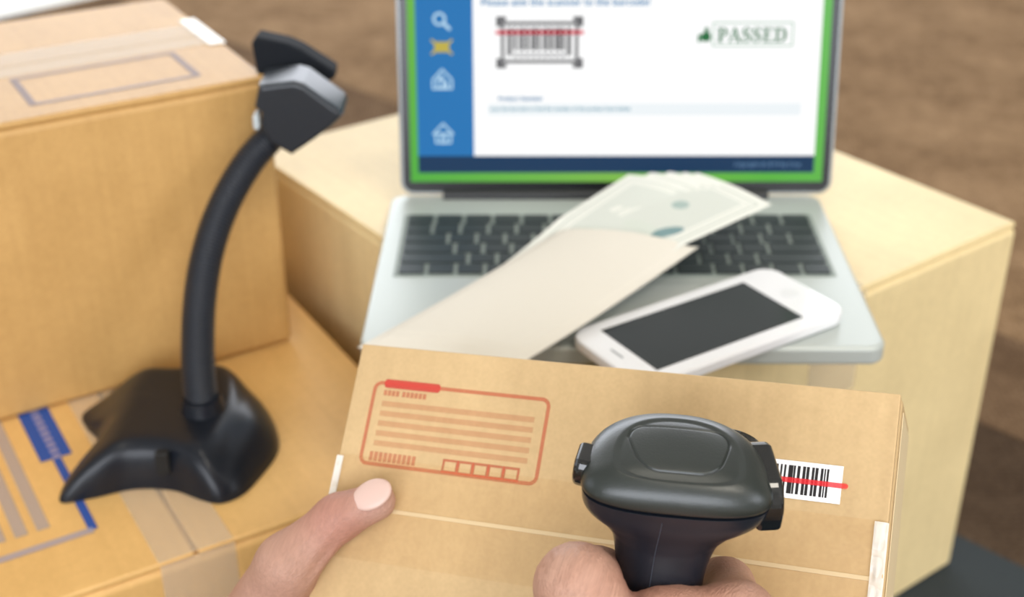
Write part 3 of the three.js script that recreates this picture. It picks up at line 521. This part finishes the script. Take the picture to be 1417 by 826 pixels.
  // glossy side clips
  for (const s of [-1, 1]) {
    const c = new THREE.Shape(); const a = s > 0 ? 0.014 : 0.007, dn = s > 0 ? 1.6 : 1;
    c.moveTo(-a, -0.006 * dn); c.quadraticCurveTo(0.0, -0.0085 * dn, a * 0.9, -0.004 * dn); c.quadraticCurveTo(a * 1.25, 0.001, a * 0.7, 0.0045); c.lineTo(-a * 0.4, 0.004); c.quadraticCurveTo(-a, 0.001, -a, -0.006 * dn);
    const g = new THREE.ExtrudeGeometry(c, { depth: s > 0 ? 0.0055 : 0.004, bevelEnabled: true, bevelThickness: 0.0022, bevelSize: 0.0018, bevelSegments: 4, curveSegments: 12 });
    g.rotateY(s * Math.PI / 2 + s * 0.18); g.translate(s > 0 ? 0.0290 : -0.0302, 0.0008, s > 0 ? -0.002 : -0.002);
    obj('side_clip', g, blackGloss, t);
  }
  obj('trigger', box(0.012, 0.03, 0.008, -0.002, -0.036, -0.0105, 0.003, 4), std('#20262b', 0.35), t);
}

// ------------------------------------------------------------------ the person's two hands
{
  const t = thing('person', 'two bare hands, one gripping the parcel edge, one closed round the scanner', 'person');
  const bone = (a, b, ra, rb) => ({ a, b, ra, rb });
  const skinTone = (x, y, z) => { const k = 0.5 + 0.5 * Math.sin(x * 310 + 2 * Math.sin(z * 190)) * Math.sin(y * 270 + Math.sin(x * 150)); return k; };
  const skinMap = dataTex(512, (u, v) => { const k = (tileNoise(n64, 64, u * 64, v * 64) - 0.5) * 14 + (tileNoise(n256, 256, u * 256, v * 256) - 0.5) * 14; return [238 + k, 236 + k, 234 + k]; }, 14);
  const skinBump = dataTex(512, (u, v) => { const a = tileNoise(n256, 256, u * 256 + 7 * tileNoise(n32, 32, u * 32, v * 32), v * 128), b = tileNoise(n256, 256, u * 128, v * 256); const k = 128 + (a - 0.5) * 110 + (b - 0.5) * 110; return [k, k, k]; }, 12, false);
  const skinMat = new THREE.MeshPhysicalMaterial({ vertexColors: true, map: skinMap, roughness: 0.5, bumpMap: skinBump, bumpScale: 0.0004, specularIntensity: 0.6, sheen: 0.2, sheenColor: new THREE.Color('#ffb9a0'), sheenRoughness: 0.5 });
  const lin = (c) => { const q = new THREE.Color(c); return [q.r, q.g, q.b]; };
  const mix = (a, b, k) => a.map((v, i) => v + (b[i] - v) * k);
  function hand(chains, wide, cell, colour, detail) {
    const all = [...chains.flat(), ...wide], lo = [9, 9, 9], hi = [-9, -9, -9];
    for (const b of all) for (const [p, r] of [[b.a, b.ra], [b.b, b.rb]]) for (let k = 0; k < 3; k++) { lo[k] = Math.min(lo[k], p[k] - r - 0.008); hi[k] = Math.max(hi[k], p[k] + r + 0.008); }
    const f = (x, y, z) => {
      let palm = 1; for (const b of wide) palm = smin(palm, capsule(x, y, z, b), 0.012);
      let d = palm;
      for (const c of chains) { let q = 1; for (const b of c) q = smin(q, capsule(x, y, z, b), 0.005); d = smin(d, q, 0.0055); }
      return d + (detail ? detail(x, y, z) : 0);
    };
    return surfaceNets(f, lo, hi, cell, colour);
  }
  const chain = (pts) => pts.slice(1).map((p, i) => bone(pts[i][0], p[0], pts[i][1], p[1]));
  const gauss = (x, y, z, c, s) => Math.exp(-((x - c[0]) ** 2 + (y - c[1]) ** 2 + (z - c[2]) ** 2) / (s * s));
  const nailMat = std('#d9b9ad', 0.4);
  // right hand, closed round the handle, seen along its thumb and first finger
  const R = {
    wrist: [0.0602, 0.345, -0.3131], cmc: [0.0423, 0.3681, -0.3462], tmcp: [0.0233, 0.3971, -0.3688], tip1: [0.032, 0.3806, -0.3929], tip2: [0.0455, 0.3654, -0.4108],
    imcp: [0.0822, 0.3768, -0.3726], ipip: [0.0832, 0.3657, -0.4052], idip: [0.0748, 0.3559, -0.4193], itip: [0.0603, 0.3547, -0.4198],
    mmcp: [0.0854, 0.3577, -0.3656], mpip: [0.0862, 0.3418, -0.3956], mdip: [0.0727, 0.3374, -0.4035], mtip: [0.0553, 0.3359, -0.4027],
    rmcp: [0.0859, 0.3391, -0.3589], rpip: [0.0851, 0.3228, -0.3819], rdip: [0.0707, 0.3181, -0.3884], rtip: [0.0548, 0.3168, -0.3866],
    pmcp: [0.0843, 0.3215, -0.3527], ppip: [0.0824, 0.3082, -0.3682], pdip: [0.0699, 0.3032, -0.3734], ptip: [0.0556, 0.3029, -0.3722],
    web: [0.0568, 0.3779, -0.3692], elbow: [0.0586, 0.323, -0.1963],
  };
  const baseR = lin('#b68975'), rosy = lin('#c98673'), dark = lin('#a87665'), light = lin('#c8a18d');
  const knuck = [0.0258, 0.4069, -0.3788], fold = [0.0412, 0.3912, -0.3679], foldShade = lin('#8a5648');  // crease shade between thumb and web is painted into the skin
  const colR = (x, y, z, nx, ny) => { let c = mix(baseR, light, 0.35 + 0.45 * skinTone(x, y, z)); c = mix(c, dark, 0.6 * gauss(x, y, z, R.tip1, 0.014)); c = mix(c, rosy, 0.4 * gauss(x, y, z, R.web, 0.03)); c = mix(c, dark, 0.4 * gauss(x, y, z, R.ipip, 0.012)); c = mix(c, dark, 0.75 * gauss(x, y, z, knuck, 0.006) * smooth(0.1, 0.9, Math.sin((x * 0.35 + z - y * 0.3) * 2600 + 3 * Math.sin(x * 500)))); c = mix(c, foldShade, 0.8 * gauss(x, y, z, fold, 0.007)); return c; };
  const wrink = (x, y, z) => 0.0005 * gauss(x, y, z, knuck, 0.009) * Math.sin((x * 0.35 + z - y * 0.3) * 2600 + 3 * Math.sin(x * 500)) + 0.0003 * gauss(x, y, z, R.tmcp, 0.022) * Math.sin((x * 0.6 - y * 0.2 + z) * 2600 + 3 * Math.sin(y * 400)) + 0.00025 * gauss(x, y, z, R.web, 0.03) * Math.sin((y + 0.4 * x) * 2300 + 2 * Math.sin(x * 260));
  const rChains = [chain([[R.cmc, 0.0185], [R.tmcp, 0.0148], [R.tip1, 0.0112], [R.tip2, 0.0095]]), chain([[R.imcp, 0.0135], [R.ipip, 0.0108], [R.idip, 0.0092], [R.itip, 0.0082]]), chain([[R.mmcp, 0.0135], [R.mpip, 0.011], [R.mdip, 0.0094], [R.mtip, 0.0084]]), chain([[R.rmcp, 0.0128], [R.rpip, 0.0102], [R.rdip, 0.0088], [R.rtip, 0.008]]), chain([[R.pmcp, 0.0115], [R.ppip, 0.009], [R.pdip, 0.0078], [R.ptip, 0.007]])];
  const rWide = [bone(R.wrist, R.imcp, 0.024, 0.0125), bone(R.wrist, R.mmcp, 0.024, 0.013), bone(R.wrist, R.rmcp, 0.023, 0.0125), bone(R.wrist, R.pmcp, 0.021, 0.0115), bone(R.wrist, R.cmc, 0.024, 0.018), bone(R.cmc, R.web, 0.017, 0.0106), bone(R.web, R.imcp, 0.0106, 0.0125), bone(R.web, [0.0435, 0.3801, -0.3652], 0.0106, 0.0108), bone(R.wrist, R.elbow, 0.026, 0.036)];
  obj('right_hand', hand(rChains, rWide, 0.0021, colR, wrink), skinMat, t).userData.label = 'right hand closed round the scanner handle';
  // left hand, thumb on the parcel face, fingers behind the parcel
  const Lh = {
    wrist: [-0.1361, 0.2245, -0.4752], elbow: [-0.1213, 0.1422, -0.3141], cmc: [-0.1223, 0.2725, -0.4786], tmcp: [-0.1016, 0.3189, -0.4743], tip: [-0.0784, 0.3391, -0.483], tend: [-0.0609, 0.3469, -0.485],
    imcp: [-0.1148, 0.2503, -0.512], ipip: [-0.0909, 0.2475, -0.5492], iend: [-0.0553, 0.2653, -0.5407], mmcp: [-0.1181, 0.2321, -0.5067], mpip: [-0.0871, 0.2274, -0.5383], mend: [-0.0494, 0.2471, -0.5262],
    rmcp: [-0.1206, 0.2167, -0.4983], rpip: [-0.0907, 0.2105, -0.5268], rend: [-0.0567, 0.229, -0.5141], pmcp: [-0.1225, 0.2048, -0.4895], ppip: [-0.0973, 0.1973, -0.5116], pend: [-0.0692, 0.2125, -0.5005], web: [-0.107, 0.282, -0.4906],
  };
  const baseL = lin('#c09784'), rosyL = lin('#b5685f'), paleL = lin('#d8b3a6');
  const colL = (x, y, z) => { let c = mix(baseL, light, 0.25 * skinTone(x, y, z)); c = mix(c, paleL, 0.7 * gauss(x, y, z, Lh.tend, 0.010)); c = mix(c, rosyL, 0.55 * gauss(x, y, z, Lh.tip, 0.016)); c = mix(c, rosyL, 0.35 * gauss(x, y, z, Lh.web, 0.03)); return c; };
  const lChains = [chain([[Lh.cmc, 0.0205], [Lh.tmcp, 0.0142], [Lh.tip, 0.0102], [Lh.tend, 0.0088]]), chain([[Lh.imcp, 0.0115], [Lh.ipip, 0.0092], [Lh.iend, 0.0078]]), chain([[Lh.mmcp, 0.0115], [Lh.mpip, 0.0094], [Lh.mend, 0.008]]), chain([[Lh.rmcp, 0.011], [Lh.rpip, 0.009], [Lh.rend, 0.0076]]), chain([[Lh.pmcp, 0.010], [Lh.ppip, 0.0078], [Lh.pend, 0.0068]])];
  const lWide = [bone(Lh.wrist, Lh.imcp, 0.022, 0.012), bone(Lh.wrist, Lh.mmcp, 0.022, 0.012), bone(Lh.wrist, Lh.rmcp, 0.021, 0.0115), bone(Lh.wrist, Lh.pmcp, 0.019, 0.0105), bone(Lh.wrist, Lh.cmc, 0.022, 0.019), bone(Lh.tmcp, Lh.web, 0.011, 0.010), bone(Lh.web, Lh.imcp, 0.010, 0.011), bone(Lh.wrist, Lh.elbow, 0.025, 0.036)];
  const crease = [-0.0848, 0.319, -0.4812];
  const lw = (x, y, z) => 0.0005 * gauss(x, y, z, Lh.tip, 0.010) * Math.sin((x + 0.6 * y) * 1500) + 0.0018 * gauss(x, y, z, crease, 0.013) * Math.sin((x - 0.8 * y) * 700);
  const lh = obj('left_hand', hand(lChains, lWide, 0.0024, colL, lw), skinMat, t); lh.userData.label = 'left hand with its thumb on the parcel face';
  const nail = obj('fingernail', new THREE.SphereGeometry(1, 24, 16).scale(0.0096, 0.0070, 0.0024), nailMat, lh), tipAt = V(Lh.tend), along = V(Lh.tend).sub(V(Lh.tip)).normalize(), out = new THREE.Vector3(-0.1, 0.86, 0.5); out.addScaledVector(along, -out.dot(along)).normalize();
  nail.quaternion.setFromRotationMatrix(new THREE.Matrix4().makeBasis(along, new THREE.Vector3().crossVectors(out, along), out)); nail.position.copy(tipAt).addScaledVector(out, 0.0078).addScaledVector(along, 0.001);
  nail.userData.label = 'pale thumbnail';
}
renderer.render(scene, camera);
